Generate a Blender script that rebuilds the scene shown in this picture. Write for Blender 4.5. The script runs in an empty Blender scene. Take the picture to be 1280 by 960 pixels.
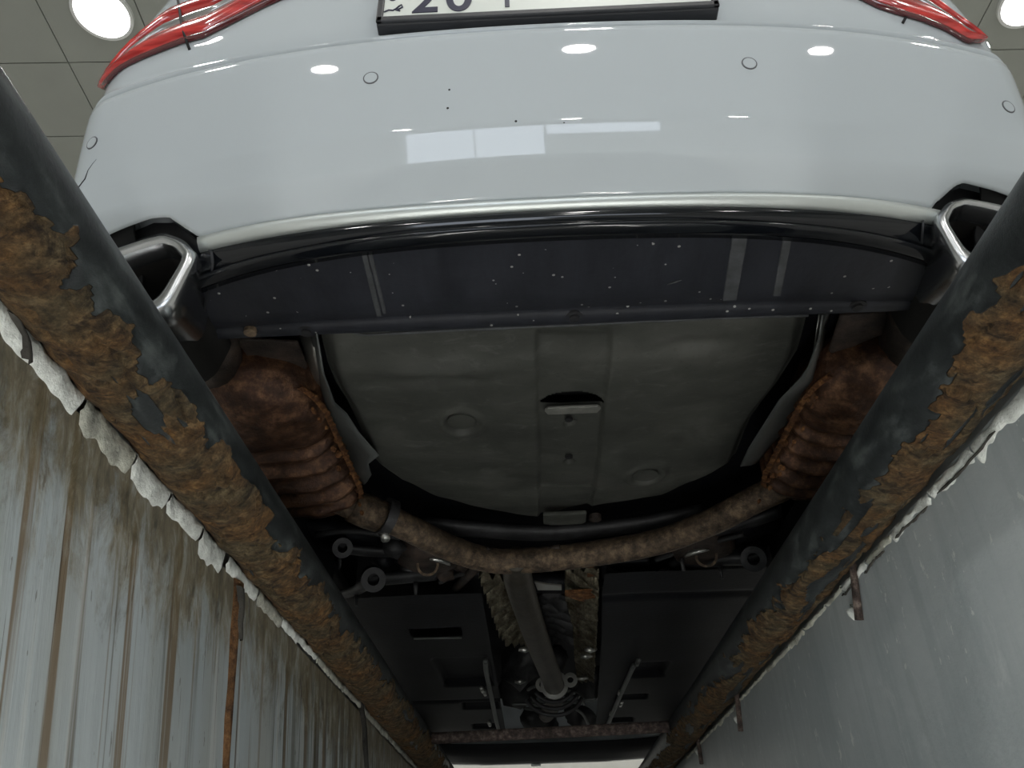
import bpy, bmesh, math, random
from mathutils import Vector, Matrix, noise
random.seed(7)
sc = bpy.context.scene
COL = sc.collection

# ------------------------------------------------------------------ camera
F = 1000.0                      # focal length in pixels of a 1280 x 960 frame
CZ = -0.47                      # the lens is 47 cm below the garage floor, inside the pit
CAM = Vector((0, 0, CZ))
_Y = Vector((43, -658, 1000)).normalized()
_X = Vector((1, .04, -.0167)).normalized()
_X = (_X - _Y * _X.dot(_Y)).normalized()
_Z = _X.cross(_Y)
if _Z.y < 0: _Z = -_Z
RW = Matrix((_X, _Y, _Z))       # camera (right, up, forward) -> world
cd = bpy.data.cameras.new('camera'); cam = bpy.data.objects.new('camera', cd); COL.objects.link(cam)
rt, up, fw = RW @ Vector((1, 0, 0)), RW @ Vector((0, 1, 0)), RW @ Vector((0, 0, 1))
M = Matrix((rt, up, -fw)).transposed().to_4x4(); M.translation = CAM
cam.matrix_world = M
cd.sensor_width = 36; cd.lens = F / 1280 * 36; cd.clip_start = .01
sc.camera = cam

# ------------------------------------------------------------------ world, exposure
w = bpy.data.worlds.new('world'); sc.world = w; w.use_nodes = True
w.node_tree.nodes['Background'].inputs[0].default_value = (.80, .90, 1, 1)
w.node_tree.nodes['Background'].inputs[1].default_value = .9
sc.view_settings.view_transform = 'Standard'; sc.view_settings.look = 'None'
sc.view_settings.gamma = 1; sc.view_settings.use_curve_mapping = False
sc.view_settings.exposure = 0.35
LAMP_W = 29                     # watts of each ceiling lamp
ROT = math.radians(2.12)          # the ceiling grid is turned a little against the car
def grid(x, y): return (x * math.cos(ROT) - y * math.sin(ROT), x * math.sin(ROT) + y * math.cos(ROT))
LAMPS = [grid(.481 + i * 2.93, 2.906 - j * 3.2) for j in range(-1, 4) for i in (-1, 0, 1)]
PIT_FILL_W = 7.0                       # watts of each added pit fill light
CEIL = 4.3

# ------------------------------------------------------------------ pixel helpers (1280 x 960 frame)
def ray(u, v): return (RW @ Vector(((u - 640) / F, (480 - v) / F, 1))).normalized()
def pz(u, v, z): r = ray(u, v); return CAM + r * ((z - CZ) / r.z)
def py(u, v, y): r = ray(u, v); return CAM + r * (y / r.y)
def px(u, v, x): r = ray(u, v); return CAM + r * (x / r.x)

# ------------------------------------------------------------------ materials
class NT:
    def __init__(s, name):
        s.m = bpy.data.materials.new(name); s.m.use_nodes = True
        s.t = s.m.node_tree; s.n = s.t.nodes; s.b = s.n['Principled BSDF']
        g = s.n.new('ShaderNodeNewGeometry'); s.pos = g.outputs['Position']
    def put(s, sock, v):
        if isinstance(v, bpy.types.NodeSocket): s.t.links.new(v, sock)
        elif isinstance(v, (tuple, list)) and len(v) == 3 and sock.type == 'RGBA': sock.default_value = (*v, 1)
        else: sock.default_value = v
    def map(s, scale, src=None):
        n = s.n.new('ShaderNodeMapping'); s.put(n.inputs[0], src or s.pos); n.inputs['Scale'].default_value = scale
        return n.outputs[0]
    def noise(s, scale=5, detail=4, rough=.6, vec=None, dist=0):
        n = s.n.new('ShaderNodeTexNoise'); s.put(n.inputs['Vector'], vec or s.pos)
        n.inputs['Scale'].default_value = scale; n.inputs['Detail'].default_value = detail
        n.inputs['Roughness'].default_value = rough; n.inputs['Distortion'].default_value = dist
        return n.outputs[0]
    def voro(s, scale, vec=None, feature='F1'):
        n = s.n.new('ShaderNodeTexVoronoi'); n.feature = feature; s.put(n.inputs['Vector'], vec or s.pos)
        n.inputs['Scale'].default_value = scale; return n.outputs['Distance']
    def ramp(s, f, stops):
        n = s.n.new('ShaderNodeValToRGB'); s.put(n.inputs[0], f); e = n.color_ramp.elements
        while len(e) < len(stops): e.new(.5)
        for k, (p, c) in enumerate(stops):
            e[k].position = p; e[k].color = (*c, 1) if isinstance(c, (tuple, list)) else (c, c, c, 1)
        return n.outputs[0]
    def mix(s, f, a, b, mode='MIX'):
        n = s.n.new('ShaderNodeMix'); n.data_type = 'RGBA'; n.blend_type = mode
        s.put(n.inputs[0], f); s.put(n.inputs[6], a); s.put(n.inputs[7], b); return n.outputs[2]
    def math(s, op, a, b=0.0):
        n = s.n.new('ShaderNodeMath'); n.operation = op; s.put(n.inputs[0], a); s.put(n.inputs[1], b); return n.outputs[0]
    def sep(s): n = s.n.new('ShaderNodeSeparateXYZ'); s.put(n.inputs[0], s.pos); return n.outputs
    def attr(s, name): n = s.n.new('ShaderNodeAttribute'); n.attribute_name = name; return n.outputs['Fac']
    def bump(s, h, strength=.5, dist=.01):
        n = s.n.new('ShaderNodeBump'); s.put(n.inputs['Height'], h); n.inputs['Strength'].default_value = strength
        n.inputs['Distance'].default_value = dist; s.t.links.new(n.outputs[0], s.b.inputs['Normal'])
    def set(s, **k):
        for a, v in k.items(): s.put(s.b.inputs[a.replace('_', ' ')], v)
        return s.m

MATS = {}
def simple(name, col, rough=.5, metal=0, spec=.5, coat=0, bump=0, bscale=60, var=.0, vscale=6):
    n = NT(name); c = col
    if var:
        f = n.noise(vscale, 5)
        c = n.ramp(f, [(.3, tuple(x * (1 - var) for x in col)), (.7, tuple(min(1, x * (1 + var)) for x in col))])
    n.set(Base_Color=c, Roughness=rough, Metallic=metal, Specular_IOR_Level=spec, Coat_Weight=coat)
    n.b.inputs['Coat Roughness'].default_value = .03
    if bump: n.bump(n.noise(bscale, 4), bump, .004)
    MATS[name] = n.m; return n.m

def mk_rust(name, dark, mid, hot, scale=40, metal=.0, rough=.75, lo=.35, hi=.68, bs=1.0):
    n = NT(name)
    f = n.noise(scale, 8, .7); g = n.noise(scale * .22, 3, .6)
    c = n.ramp(f, [(lo, dark), (.5, mid), (hi, hot)])
    c = n.mix(n.ramp(g, [(.35, 0.), (.65, .75)]), c, n.ramp(f, [(.35, tuple(x * .55 for x in dark)), (.7, mid)]))
    n.set(Base_Color=c, Roughness=rough, Metallic=metal, Specular_IOR_Level=.4)
    n.bump(n.noise(scale * 1.5, 6, .75), bs, .008); MATS[name] = n.m; return n.m

simple('paint', (.50, .54, .565), .6, 0, .0, 1.0)
simple('gloss_black', (.005, .006, .008), .10, 0, .35, .15)
simple('gap_black', (.004, .004, .005), .7)
simple('black_plastic', (.022, .023, .027), .55, bump=.15, bscale=200, var=.3)
simple('under_plastic', (.006, .0065, .009), .6, 0, .3, bump=.2, bscale=90, var=.35, vscale=9)
simple('pipe_dull', (.062, .055, .044), .5, .4, bump=.3, bscale=50, var=.35, vscale=14)
simple('dark_metal', (.03, .03, .032), .55, .3, bump=.4, bscale=60, var=.45, vscale=20)
simple('chrome', (.50, .51, .52), .24, 1)
simple('trim_chrome', (.62, .655, .64), .42, .7, bump=.05, bscale=25)
simple('bracket_metal', (.16, .16, .145), .5, .3, bump=.3, bscale=60, var=.3, vscale=30)
simple('alu', (.55, .55, .52), .35, .9, bump=.4, bscale=70)
simple('sheet_metal', (.11, .118, .115), .5, .4, bump=.25, bscale=30, var=.3)
simple('tip_inside', (.01, .009, .008), .8)
simple('rubber', (.015, .015, .016), .75, bump=.2)
simple('rim', (.4, .41, .42), .35, .8)
simple('sensor_seam', (.10, .10, .11), .6)
simple('pit_floor', (.62, .62, .60), .8, var=.1)
simple('plate_white', (.74, .77, .72), .35)
simple('plate_ink', (.015, .015, .045), .4)
simple('glass_dark', (.02, .022, .024), .04, 0, .6)
simple('concrete', (.50, .50, .48), .8, bump=.3, bscale=30, var=.2)
simple('room_wall', (.66, .66, .62), .7, var=.04)
simple('tile', (.36, .37, .335), .55, var=.05, vscale=2)
simple('tile_joint', (.14, .145, .13), .8)
simple('lamp_rim', (.8, .8, .78), .4)
simple('window_frame', (.7, .7, .7), .4)
simple('plaster', (.72, .74, .70), .85, bump=.8, bscale=90, var=.28, vscale=40)
simple('plaster_dirty', (.42, .42, .36), .9, bump=.9, bscale=80, var=.5, vscale=30)
simple('mortar_dark', (.045, .042, .036), .95, bump=1, bscale=50, var=.6, vscale=25)
mk_rust('muffler_rust', (.034, .017, .011), (.085, .040, .023), (.36, .19, .10), 30, .4, .36, .32, .74, .5)
mk_rust('hot_rust', (.06, .022, .009), (.20, .08, .025), (.55, .28, .10), 60, 0, .8, bs=1)
mk_rust('pipe_rust', (.06, .045, .034), (.16, .115, .078), (.48, .34, .21), 55, .45, .42, .35, .75, .6)
mk_rust('bar_rust', (.05, .04, .037), (.14, .10, .085), (.40, .33, .28), 70, .2, .65)
mk_rust('dull_brown', (.018, .014, .012), (.045, .033, .027), (.09, .06, .045), 30, .1, .6, bs=.5)
mk_rust('drip_rust', (.06, .028, .012), (.20, .095, .035), (.36, .20, .085), 60)

def m_emit(name, col, s):
    n = NT(name); n.set(Base_Color=(0, 0, 0), Emission_Color=col, Emission_Strength=s); MATS[name] = n.m
m_emit('lamp_glow', (1, 1, .98), 9)
m_emit('daylight', (.80, .88, 1), 4.2)
m_emit('pit_lamp_glow', (1, .99, .95), 7)  # glow of the added fill tubes down in the pit
MATS['lamp_glow'].cycles.emission_sampling = 'NONE'; MATS['pit_lamp_glow'].cycles.emission_sampling = 'NONE'

n = NT('red_lens'); n.set(Base_Color=n.ramp(n.noise(40, 2, .5, n.map((.3, .3, 2.0))), [(.4, (.36, .012, .012)), (.6, (.62, .035, .03))]), Roughness=.15, Coat_Weight=1.0, Emission_Color=(.9, .03, .03), Emission_Strength=0.0); MATS['red_lens'] = n.m
simple('dark_red_lens', (.10, .006, .008), .12, coat=1)
simple('clear_lens', (.30, .30, .29), .12, .3, coat=1)

# well panel: olive grey underseal with mottled grime and pale wear smears
n = NT('underseal')
f = n.noise(5, 6, .6, n.map((1, 1.6, 1)), .6); g = n.noise(16, 6, .7, n.map((1, 2.6, 1)), 1.0); sp = n.noise(120, 3, .6)
c = n.ramp(f, [(.3, (.026, .027, .024)), (.5, (.044, .046, .040)), (.72, (.072, .073, .065))])
c = n.mix(n.ramp(g, [(.55, 0.), (.74, .55)]), c, (.105, .108, .098))
c = n.mix(n.ramp(sp, [(.60, 0.), (.72, .35)]), c, (.016, .016, .015))
n.set(Base_Color=c, Roughness=.62, Specular_IOR_Level=.35); n.bump(n.noise(30, 6, .6), .3, .004); MATS['underseal'] = n.m

# diffuser plastic: navy black with specks of road grit and dusty film
n = NT('dirty_diffuser')
f = n.noise(8, 6, .7, n.map((2.5, .5, 1))); sp = n.voro(52); sp2 = n.noise(9, 2)
c = n.ramp(f, [(.3, (.007, .008, .012)), (.7, (.022, .024, .032))])
m = n.math('MULTIPLY', n.math('LESS_THAN', sp, .11), n.math('GREATER_THAN', sp2, .50))
c = n.mix(m, c, (.34, .34, .32))
n.set(Base_Color=c, Roughness=.5); n.bump(n.noise(90, 4), .15, .003); MATS['dirty_diffuser'] = n.m
simple('dust_rib', (.048, .051, .055), .7, var=.4, vscale=40)

# edge pipe: black paint, thick rust crust where the attribute says so
n = NT('edge_pipe')
cr = n.attr('crust'); f = n.noise(70, 8, .75); g = n.noise(14, 4, .6); s_ = n.noise(50, 4, .6, n.map((1, .35, 1)))
blk = n.ramp(s_, [(.3, (.008, .010, .011)), (.55, (.022, .026, .027)), (.78, (.085, .096, .094))])
rst = n.ramp(f, [(.30, (.022, .012, .006)), (.5, (.135, .068, .022)), (.70, (.34, .185, .065))])
rst = n.mix(n.ramp(g, [(.36, 0.), (.6, .8)]), rst, n.ramp(f, [(.32, (.022, .020, .012)), (.5, (.085, .070, .038)), (.72, (.24, .20, .12))]))
dk = n.noise(26, 6, .7, n.map((1, 1.6, 1)), 1.2)
rst = n.mix(n.ramp(dk, [(.36, .85), (.50, 0.)]), rst, (.016, .010, .006))
edge = n.math('ADD', cr, n.math('MULTIPLY', n.math('SUBTRACT', n.noise(120, 3), .5), .35))
n.set(Base_Color=n.mix(n.ramp(edge, [(.42, 0.), (.55, 1.)]), blk, rst), Roughness=n.ramp(edge, [(.4, .42), (.55, .9)]), Specular_IOR_Level=.4)
n.bump(n.math('MULTIPLY', n.noise(130, 7, .75), n.ramp(edge, [(.4, .12), (.6, 1.)])), 1.0, .008); MATS['edge_pipe'] = n.m

# left pit wall: grey paint with long rusty run marks
n = NT('streaked_wall')
base = n.ramp(n.noise(3, 4), [(.3, (.35, .395, .41)), (.7, (.45, .49, .50))])
xyz = n.sep(); cb = n.n.new('ShaderNodeCombineXYZ')
n.put(cb.inputs[0], xyz[0]); n.put(cb.inputs[1], n.math('ADD', xyz[1], n.math('MULTIPLY', xyz[2], .33))); n.put(cb.inputs[2], xyz[2]); n.pos = cb.outputs[0]
w1 = n.noise(1, 4, .55, n.map((0, 30, .45)), .12); w2 = n.noise(1, 4, .6, n.map((0, 62, .8)), .1); w3 = n.noise(1, 3, .5, n.map((0, 8, .35)))
low = n.ramp(n.math('MULTIPLY', n.math('ADD', xyz[2], 1.0), 1.0), [(.1, .55), (.92, 1.)])
far = n.ramp(n.math('MULTIPLY', xyz[1], .4), [(.46, 0.), (.62, 1.)])
c = n.mix(n.math('MULTIPLY', n.ramp(w3, [(.46, 0.), (.66, .45)]), low), base, (.29, .275, .215))
c = n.mix(n.math('MULTIPLY', n.ramp(w1, [(.555, 0.), (.60, .9)]), low), c, (.165, .105, .045))
c = n.mix(n.math('MULTIPLY', n.ramp(w2, [(.60, 0.), (.655, .8)]), low), c, (.15, .145, .125))
c = n.mix(n.math('MULTIPLY', n.ramp(n.noise(1, 4, .6, n.map((0, 26, .9))), [(.47, 0.), (.56, .85)]), far), c, (.085, .075, .05))
wt = n.noise(1, 3, .5, n.map((0, 40, .9)), .1)
c = n.mix(n.ramp(wt, [(.60, 0.), (.66, .5)]), c, (.56, .58, .56))
hz = n.math('ADD', xyz[2], n.math('MULTIPLY', n.math('SUBTRACT', n.noise(14, 8, .75, n.map((1, 1.6, .75)), .6), .5), .42))
c = n.mix(n.ramp(n.math('ADD', hz, .5), [(.29, 0.), (.37, .9)]), c, n.ramp(n.noise(34, 8, .75, n.map((1, 1, .45)), .5), [(.35, (.05, .038, .02)), (.52, (.20, .165, .10)), (.68, (.40, .41, .38))]))
c = n.mix(n.math('MULTIPLY', n.math('GREATER_THAN', n.noise(60, 3, .7, n.map((1, 1.5, .35))), .68), .6), c, (.10, .085, .06))
c = n.mix(n.math('MULTIPLY', n.math('GREATER_THAN', n.noise(1, 3, .6, n.map((0, 95, 1.6)), .1), .665), .8), c, (.075, .05, .025))
n.set(Base_Color=c, Roughness=.5); n.bump(n.noise(1, 5, .7, n.map((30, 70, 5))), .2, .008); MATS['streaked_wall'] = n.m

# right pit wall: smooth cool grey, fine scratches and white chips
n = NT('smooth_wall')
base = n.ramp(n.noise(3.5, 6, .6), [(.3, (.32, .36, .37)), (.7, (.46, .495, .50))])
c = n.mix(n.ramp(n.noise(1, 4, .6, n.map((0, 40, 2))), [(.47, 0.), (.72, .45)]), base, (.25, .285, .30))
c = n.mix(n.ramp(n.noise(1, 6, .75, n.map((0, 16, 7)), .8), [(.58, 0.), (.70, .4)]), c, (.60, .63, .62))
c = n.mix(n.ramp(n.noise(1, 5, .7, n.map((0, 70, 6)), .4), [(.66, 0.), (.72, .6)]), c, (.70, .72, .70))
c = n.mix(n.ramp(n.noise(1, 5, .7, n.map((0, 9, 1.2)), .4), [(.60, 0.), (.75, .45)]), c, (.24, .25, .24))
m = n.math('MULTIPLY', n.math('GREATER_THAN', n.noise(34, 4, .7, n.map((0, 1.6, .8))), .63), n.math('GREATER_THAN', n.noise(4, 2), .46))
c = n.mix(n.math('MULTIPLY', m, .65), c, (.68, .70, .66))
n.set(Base_Color=c, Roughness=.36); n.bump(n.noise(24, 5, .6), .12, .01); MATS['smooth_wall'] = n.m

# ------------------------------------------------------------------ object helpers
WL = {}
def link(name, me, mat=None, parent=None, smooth=True, recentre=True, **tags):
    c = Vector((0, 0, 0))
    if recentre and len(me.vertices):
        lo = Vector((min(v.co.x for v in me.vertices), min(v.co.y for v in me.vertices), min(v.co.z for v in me.vertices)))
        hi = Vector((max(v.co.x for v in me.vertices), max(v.co.y for v in me.vertices), max(v.co.z for v in me.vertices)))
        c = (lo + hi) / 2
        me.transform(Matrix.Translation(-c))
    o = bpy.data.objects.new(name, me); COL.objects.link(o)
    WL[o] = c; o.location = c - (WL[parent] if parent else Vector((0, 0, 0)))
    if parent: o.parent = parent
    if mat: me.materials.append(MATS[mat])
    if smooth:
        for p in me.polygons: p.use_smooth = True
    for k, v in tags.items(): o[k] = v
    return o
def empty(name, loc, **tags):
    o = bpy.data.objects.new(name, None); COL.objects.link(o); o.location = loc; WL[o] = Vector(loc); o.empty_display_size = .1
    for k, v in tags.items(): o[k] = v
    return o
def raw(name, vs, fs, mat, parent=None, smooth=True, fix=True, **t):
    me = bpy.data.meshes.new(name); me.from_pydata([tuple(v) for v in vs], [], fs); me.validate(); me.update()
    if fix:
        bm = bmesh.new(); bm.from_mesh(me); bmesh.ops.recalc_face_normals(bm, faces=bm.faces[:]); bm.to_mesh(me); bm.free()
    return link(name, me, mat, parent, smooth, **t)
def loft(rows, close=False, caps=False):
    vs, fs = [], []; n = len(rows[0])
    for r in rows: vs += r
    for i in range(len(rows) - 1):
        for j in range(n if close else n - 1):
            k = (j + 1) % n; fs.append((i * n + j, i * n + k, (i + 1) * n + k, (i + 1) * n + j))
    if caps: fs += [tuple(range(n)), tuple(range((len(rows) - 1) * n, len(rows) * n))]
    return vs, fs
def sheet(name, rows, mat, parent=None, thick=.004, smooth=True, **t):
    o = raw(name, *loft(rows), mat, parent, smooth, **t)
    m = o.modifiers.new('s', 'SOLIDIFY'); m.thickness = thick; m.offset = 0
    return o
def boxm(lo, hi):
    x0, y0, z0 = lo; x1, y1, z1 = hi
    vs = [(x0, y0, z0), (x1, y0, z0), (x1, y1, z0), (x0, y1, z0), (x0, y0, z1), (x1, y0, z1), (x1, y1, z1), (x0, y1, z1)]
    return vs, [(0, 3, 2, 1), (4, 5, 6, 7), (0, 1, 5, 4), (1, 2, 6, 5), (2, 3, 7, 6), (3, 0, 4, 7)]
def box(name, lo, hi, mat, parent=None, bev=0, **t):
    o = raw(name, *boxm(lo, hi), mat, parent, False, **t)
    if bev:
        m = o.modifiers.new('b', 'BEVEL'); m.width = bev; m.segments = 2
    return o
def smoothpath(P, n=8):
    P = [Vector(p) for p in P]; out = []
    for i in range(len(P) - 1):
        a = P[max(i - 1, 0)]; b = P[i]; c = P[i + 1]; d = P[min(i + 2, len(P) - 1)]
        for k in range(n):
            t = k / n
            out.append(.5 * ((2 * b) + (c - a) * t + (2 * a - 5 * b + 4 * c - d) * t * t + (3 * b - a - 3 * c + d) * t ** 3))
    return out + [P[-1]]
def tubem(P, r, seg=16, sq=1.0, jitter=0):
    P = [Vector(p) for p in P]; R = r if isinstance(r, (list, tuple)) else [r] * len(P); rows = []; up_ = Vector((0, 0, 1))
    for i, p in enumerate(P):
        d = (P[min(i + 1, len(P) - 1)] - P[max(i - 1, 0)]).normalized()
        if abs(d.z) > .95: up_ = Vector((1, 0, 0))
        s = d.cross(up_).normalized(); t = s.cross(d).normalized(); row = []
        for k in range(seg):
            a = 2 * math.pi * k / seg; q = p + (s * math.cos(a) + t * math.sin(a) * sq) * R[i]
            if jitter: q += (q - p) * jitter * (noise.noise(q * 60))
            row.append(q)
        rows.append(row)
    return loft(rows, True, True)
def tube(name, P, r, mat, parent=None, seg=16, sq=1.0, jitter=0, **t): return raw(name, *tubem(P, r, seg, sq, jitter), mat, parent, **t)
def prism(name, poly, off, mat, parent=None, bev=0, smooth=False, **t):
    """polygon (3D points) pushed along off"""
    n = len(poly); off = Vector(off); poly = [Vector(p) for p in poly]
    vs = poly + [p + off for p in poly]
    fs = [tuple(range(n)), tuple(range(n, 2 * n))] + [(i, (i + 1) % n, n + (i + 1) % n, n + i) for i in range(n)]
    o = raw(name, vs, fs, mat, parent, smooth, **t)
    if bev: m = o.modifiers.new('b', 'BEVEL'); m.width = bev; m.segments = 2
    return o
def ringm(c, axis, r0, r1, h, seg=24):
    """hollow washer: inner r0, outer r1, height h along axis"""
    axis = Vector(axis).normalized(); s = axis.orthogonal().normalized(); t = axis.cross(s); c = Vector(c); rows = []
    for k in range(seg):
        a = 2 * math.pi * k / seg; d = s * math.cos(a) + t * math.sin(a)
        rows.append([c + d * r0 - axis * h / 2, c + d * r1 - axis * h / 2, c + d * r1 + axis * h / 2, c + d * r0 + axis * h / 2])
    vs = [p for r in rows for p in r]; fs = []
    for k in range(seg):
        q = (k + 1) % seg
        for j in range(4): fs.append((k * 4 + j, k * 4 + (j + 1) % 4, q * 4 + (j + 1) % 4, q * 4 + j))
    return vs, fs
def ring(name, c, axis, r0, r1, h, mat, parent=None, seg=24, bev=0, **t):
    o = raw(name, *ringm(c, axis, r0, r1, h, seg), mat, parent, **t)
    m = o.modifiers.new('e', 'EDGE_SPLIT'); m.split_angle = .7
    return o
def disc(name, c, axis, r, h, mat, parent=None, seg=20, **t):
    a = Vector(axis).normalized(); o = tube(name, [Vector(c) - a * h / 2, Vector(c) + a * h / 2], r, mat, parent, seg, **t)
    m = o.modifiers.new('e', 'EDGE_SPLIT'); m.split_angle = .7
    return o
def sstep(a, b, x): t = min(1, max(0, (x - a) / (b - a))); return t * t * (3 - 2 * t)

# ================================================================== THE SETTING
PX0, PX1 = -.405, .464             # pit wall faces
PY0, PY1 = -3.4, 6.2; PZ = -1.55
RX, RY0, RY1 = 7.0, -9.5, 9.5
box('floor', (-RX, RY0, -.077), (PX0 - .014, RY1, 0), 'concrete', kind='structure', label='grey concrete garage floor beside the pit')
box('floor', (PX1 + .022, RY0, -.070), (RX, RY1, 0), 'concrete', kind='structure', label='grey concrete garage floor across the pit')
box('floor', (PX0 - .014, RY0, -.077), (PX1 + .022, PY0, 0), 'concrete', kind='structure', label='grey concrete garage floor behind the pit')
box('floor', (PX0 - .014, PY1, -.077), (PX1 + .022, RY1, 0), 'concrete', kind='structure', label='grey concrete garage floor ahead of the pit')
box('floor', (PX0 - .1, PY0, PZ - .1), (PX1 + .1, PY1, PZ), 'pit_floor', kind='structure', label='concrete bottom of the inspection pit')
wl_ = box('wall_left', (PX0 - .2, PY0, PZ), (PX0, PY1, -.084), 'streaked_wall', kind='structure', label='grey pit wall with brown rusty run marks')
wr_ = box('wall_right', (PX1, PY0, PZ), (PX1 + .2, PY1, -.071), 'smooth_wall', kind='structure', label='smooth cool grey pit wall with small white chips')
box('wall_back', (PX0, PY0 - .2, PZ), (PX1, PY0, -.12), 'concrete', kind='structure', label='rear end wall of the pit')
box('wall_front', (PX0, PY1, PZ), (PX1, PY1 + .2, -.12), 'concrete', kind='structure', label='far end wall of the pit')
for nm, lo, hi, lb in [('wall_left', (-RX - .2, RY0, 0), (-RX, RY1, CEIL), 'pale garage wall on the left'),
                       ('wall_right', (RX, RY0, 0), (RX + .2, RY1, CEIL), 'pale garage wall on the right'),
                       ('wall_front', (-RX, RY1, 0), (RX, RY1 + .2, CEIL), 'pale garage wall in front of the car')]:
    box(nm, lo, hi, 'room_wall', kind='structure', label=lb)
# back wall with the two windows that mirror in the bumper
DX0, DXM, DX1, DZ0, DZM, DZ1 = -2.75, .35, 2.9, .25, 2.2, 3.2
for lo, hi in [((-RX, RY0 - .2, 0), (DX0, RY0, CEIL)), ((DX1, RY0 - .2, 0), (RX, RY0, CEIL)), ((DX0, RY0 - .2, DZ1), (DX1, RY0, CEIL)), ((DX0, RY0 - .2, 0), (DX1, RY0, DZ0)), ((DXM, RY0 - .2, DZ0), (DX1, RY0, DZM))]:
    box('wall_back', lo, hi, 'room_wall', kind='structure', label='pale garage wall behind the car around the windows')
wn = box('window_1', (DX0, RY0 - .16, DZ0), (DXM, RY0 - .14, DZ1), 'daylight', kind='structure', label='tall daylit window behind the car')
for x in (DX0, DX0 + .5 * (DXM - DX0), DXM - .03): box('window_frame', (x, RY0 - .14, DZ0), (x + .03, RY0 - .08, DZ1), 'window_frame', wn)
wn = box('window_2', (DXM, RY0 - .16, DZM), (DX1, RY0 - .14, DZ1), 'daylight', kind='structure', label='low daylit fanlight behind the car')
for x in (DXM, DX1 - .03): box('window_frame', (x, RY0 - .14, DZM), (x + .03, RY0 - .08, DZ1), 'window_frame', wn)

# ceiling: joint slab and separate square tiles hung below it
ce = box('ceiling', (-RX, RY0, CEIL + .012), (RX, RY1, CEIL + .1), 'tile_joint', kind='structure', label='grey square tile ceiling with thin joints')
T = .6; ox, oy = grid(-.617 * (CEIL - CZ), .661 * (CEIL - CZ)); ox, oy = -.617 * (CEIL - CZ), .661 * (CEIL - CZ)
tm = None
for i in range(-5, 16):
    for j in range(-4, 6):
        gx, gy = grid((i - .5) * T, (j - .5) * T); cx, cy = ox + gx, oy + gy
        if abs(cx) > RX - .4: continue
        if tm is None:
            bm = bmesh.new(); vs, fs = boxm((-T / 2 + .004, -T / 2 + .004, 0), (T / 2 - .004, T / 2 - .004, .012)); bv = [bm.verts.new(v) for v in vs]
            for f_ in fs: bm.faces.new([bv[q] for q in f_])
            tm = bpy.data.meshes.new('ceiling_tile'); bm.to_mesh(tm); bm.free(); tm.materials.append(MATS['tile'])
        o = bpy.data.objects.new('ceiling_tile', tm); COL.objects.link(o); o.parent = ce; o.location = Vector((cx, cy, CEIL)) - WL[ce]; o.rotation_euler.z = ROT
# the ceiling beyond the tiles in view
yb = oy - 4.5 * T - .3; yf = oy + 5 * T + .35
box('ceiling_panel', (-RX, RY0, CEIL), (RX, yb, CEIL + .012), 'tile', ce)
box('ceiling_panel', (-RX, yf, CEIL), (RX, RY1, CEIL + .012), 'tile', ce)

lamp_words = {LAMPS[3]: 'round white ceiling lamp above the left red tail light', LAMPS[5]: 'round white ceiling lamp at the top right corner'}
for k, (x, y) in enumerate(LAMPS):
    lb = lamp_words.get((x, y), 'round white ceiling lamp out of direct view, mirrored in the car')
    t = empty('ceiling_light', (x, y, CEIL), label=lb, category='lamp', group='round ceiling lamps')
    ring('rim', (x, y, CEIL - .012), (0, 0, 1), .165, .185, .024, 'lamp_rim', t, 40)
    disc('diffuser', (x, y, CEIL - .008), (0, 0, 1), .165, .01, 'lamp_glow', t, 40)
    ld = bpy.data.lights.new('ceiling_light', 'AREA'); ld.shape = 'DISK'; ld.size = .33; ld.energy = LAMP_W; ld.color = (1, .985, .95)
    lo_ = bpy.data.objects.new('lamp_beam', ld); COL.objects.link(lo_); lo_.parent = t; lo_.location = (0, 0, -.03)

# unseen fill battens added low on both pit walls to brighten the underside
BY0, BY1, BZ = -.5, 1.1, -1.32
for xw, sg, lb in ((PX0, 1, 'white pit lamp batten low on the streaked wall'), (PX1, -1, 'white pit lamp batten low on the smooth wall')):
    t = empty('pit_lamp', (xw, (BY0 + BY1) / 2, BZ), label=lb, category='lamp', group='pit lamp battens')
    box('housing', (min(xw, xw + sg * .035), BY0, BZ - .05), (max(xw, xw + sg * .035), BY1, BZ + .05), 'lamp_rim', t, .006)
    tube('tube_lamp', [(xw + sg * .055, BY0 + .03, BZ), (xw + sg * .055, BY1 - .03, BZ)], .016, 'pit_lamp_glow', t, 16)
    for y in (BY0 + .03, BY1 - .03): box('lamp_holder', (min(xw, xw + sg * .075), y - .02, BZ - .025), (max(xw, xw + sg * .075), y + .02, BZ + .025), 'lamp_rim', t, .004)
    ld = bpy.data.lights.new('pit_lamp', 'AREA'); ld.shape = 'RECTANGLE'; ld.size = BY1 - BY0 - .1; ld.size_y = .04; ld.energy = PIT_FILL_W; ld.color = (1, .985, .95)
    lo_ = bpy.data.objects.new('lamp_beam', ld); COL.objects.link(lo_); lo_.parent = t; lo_.location = (sg * .075, 0, 0)
    zax = -Vector((sg * .75, .25, .65)).normalized(); xax = Vector((0, 1, 0)); xax = (xax - zax * xax.dot(zax)).normalized(); yax = zax.cross(xax)
    lo_.rotation_euler = Matrix((xax, yax, zax)).transposed().to_euler()

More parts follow.
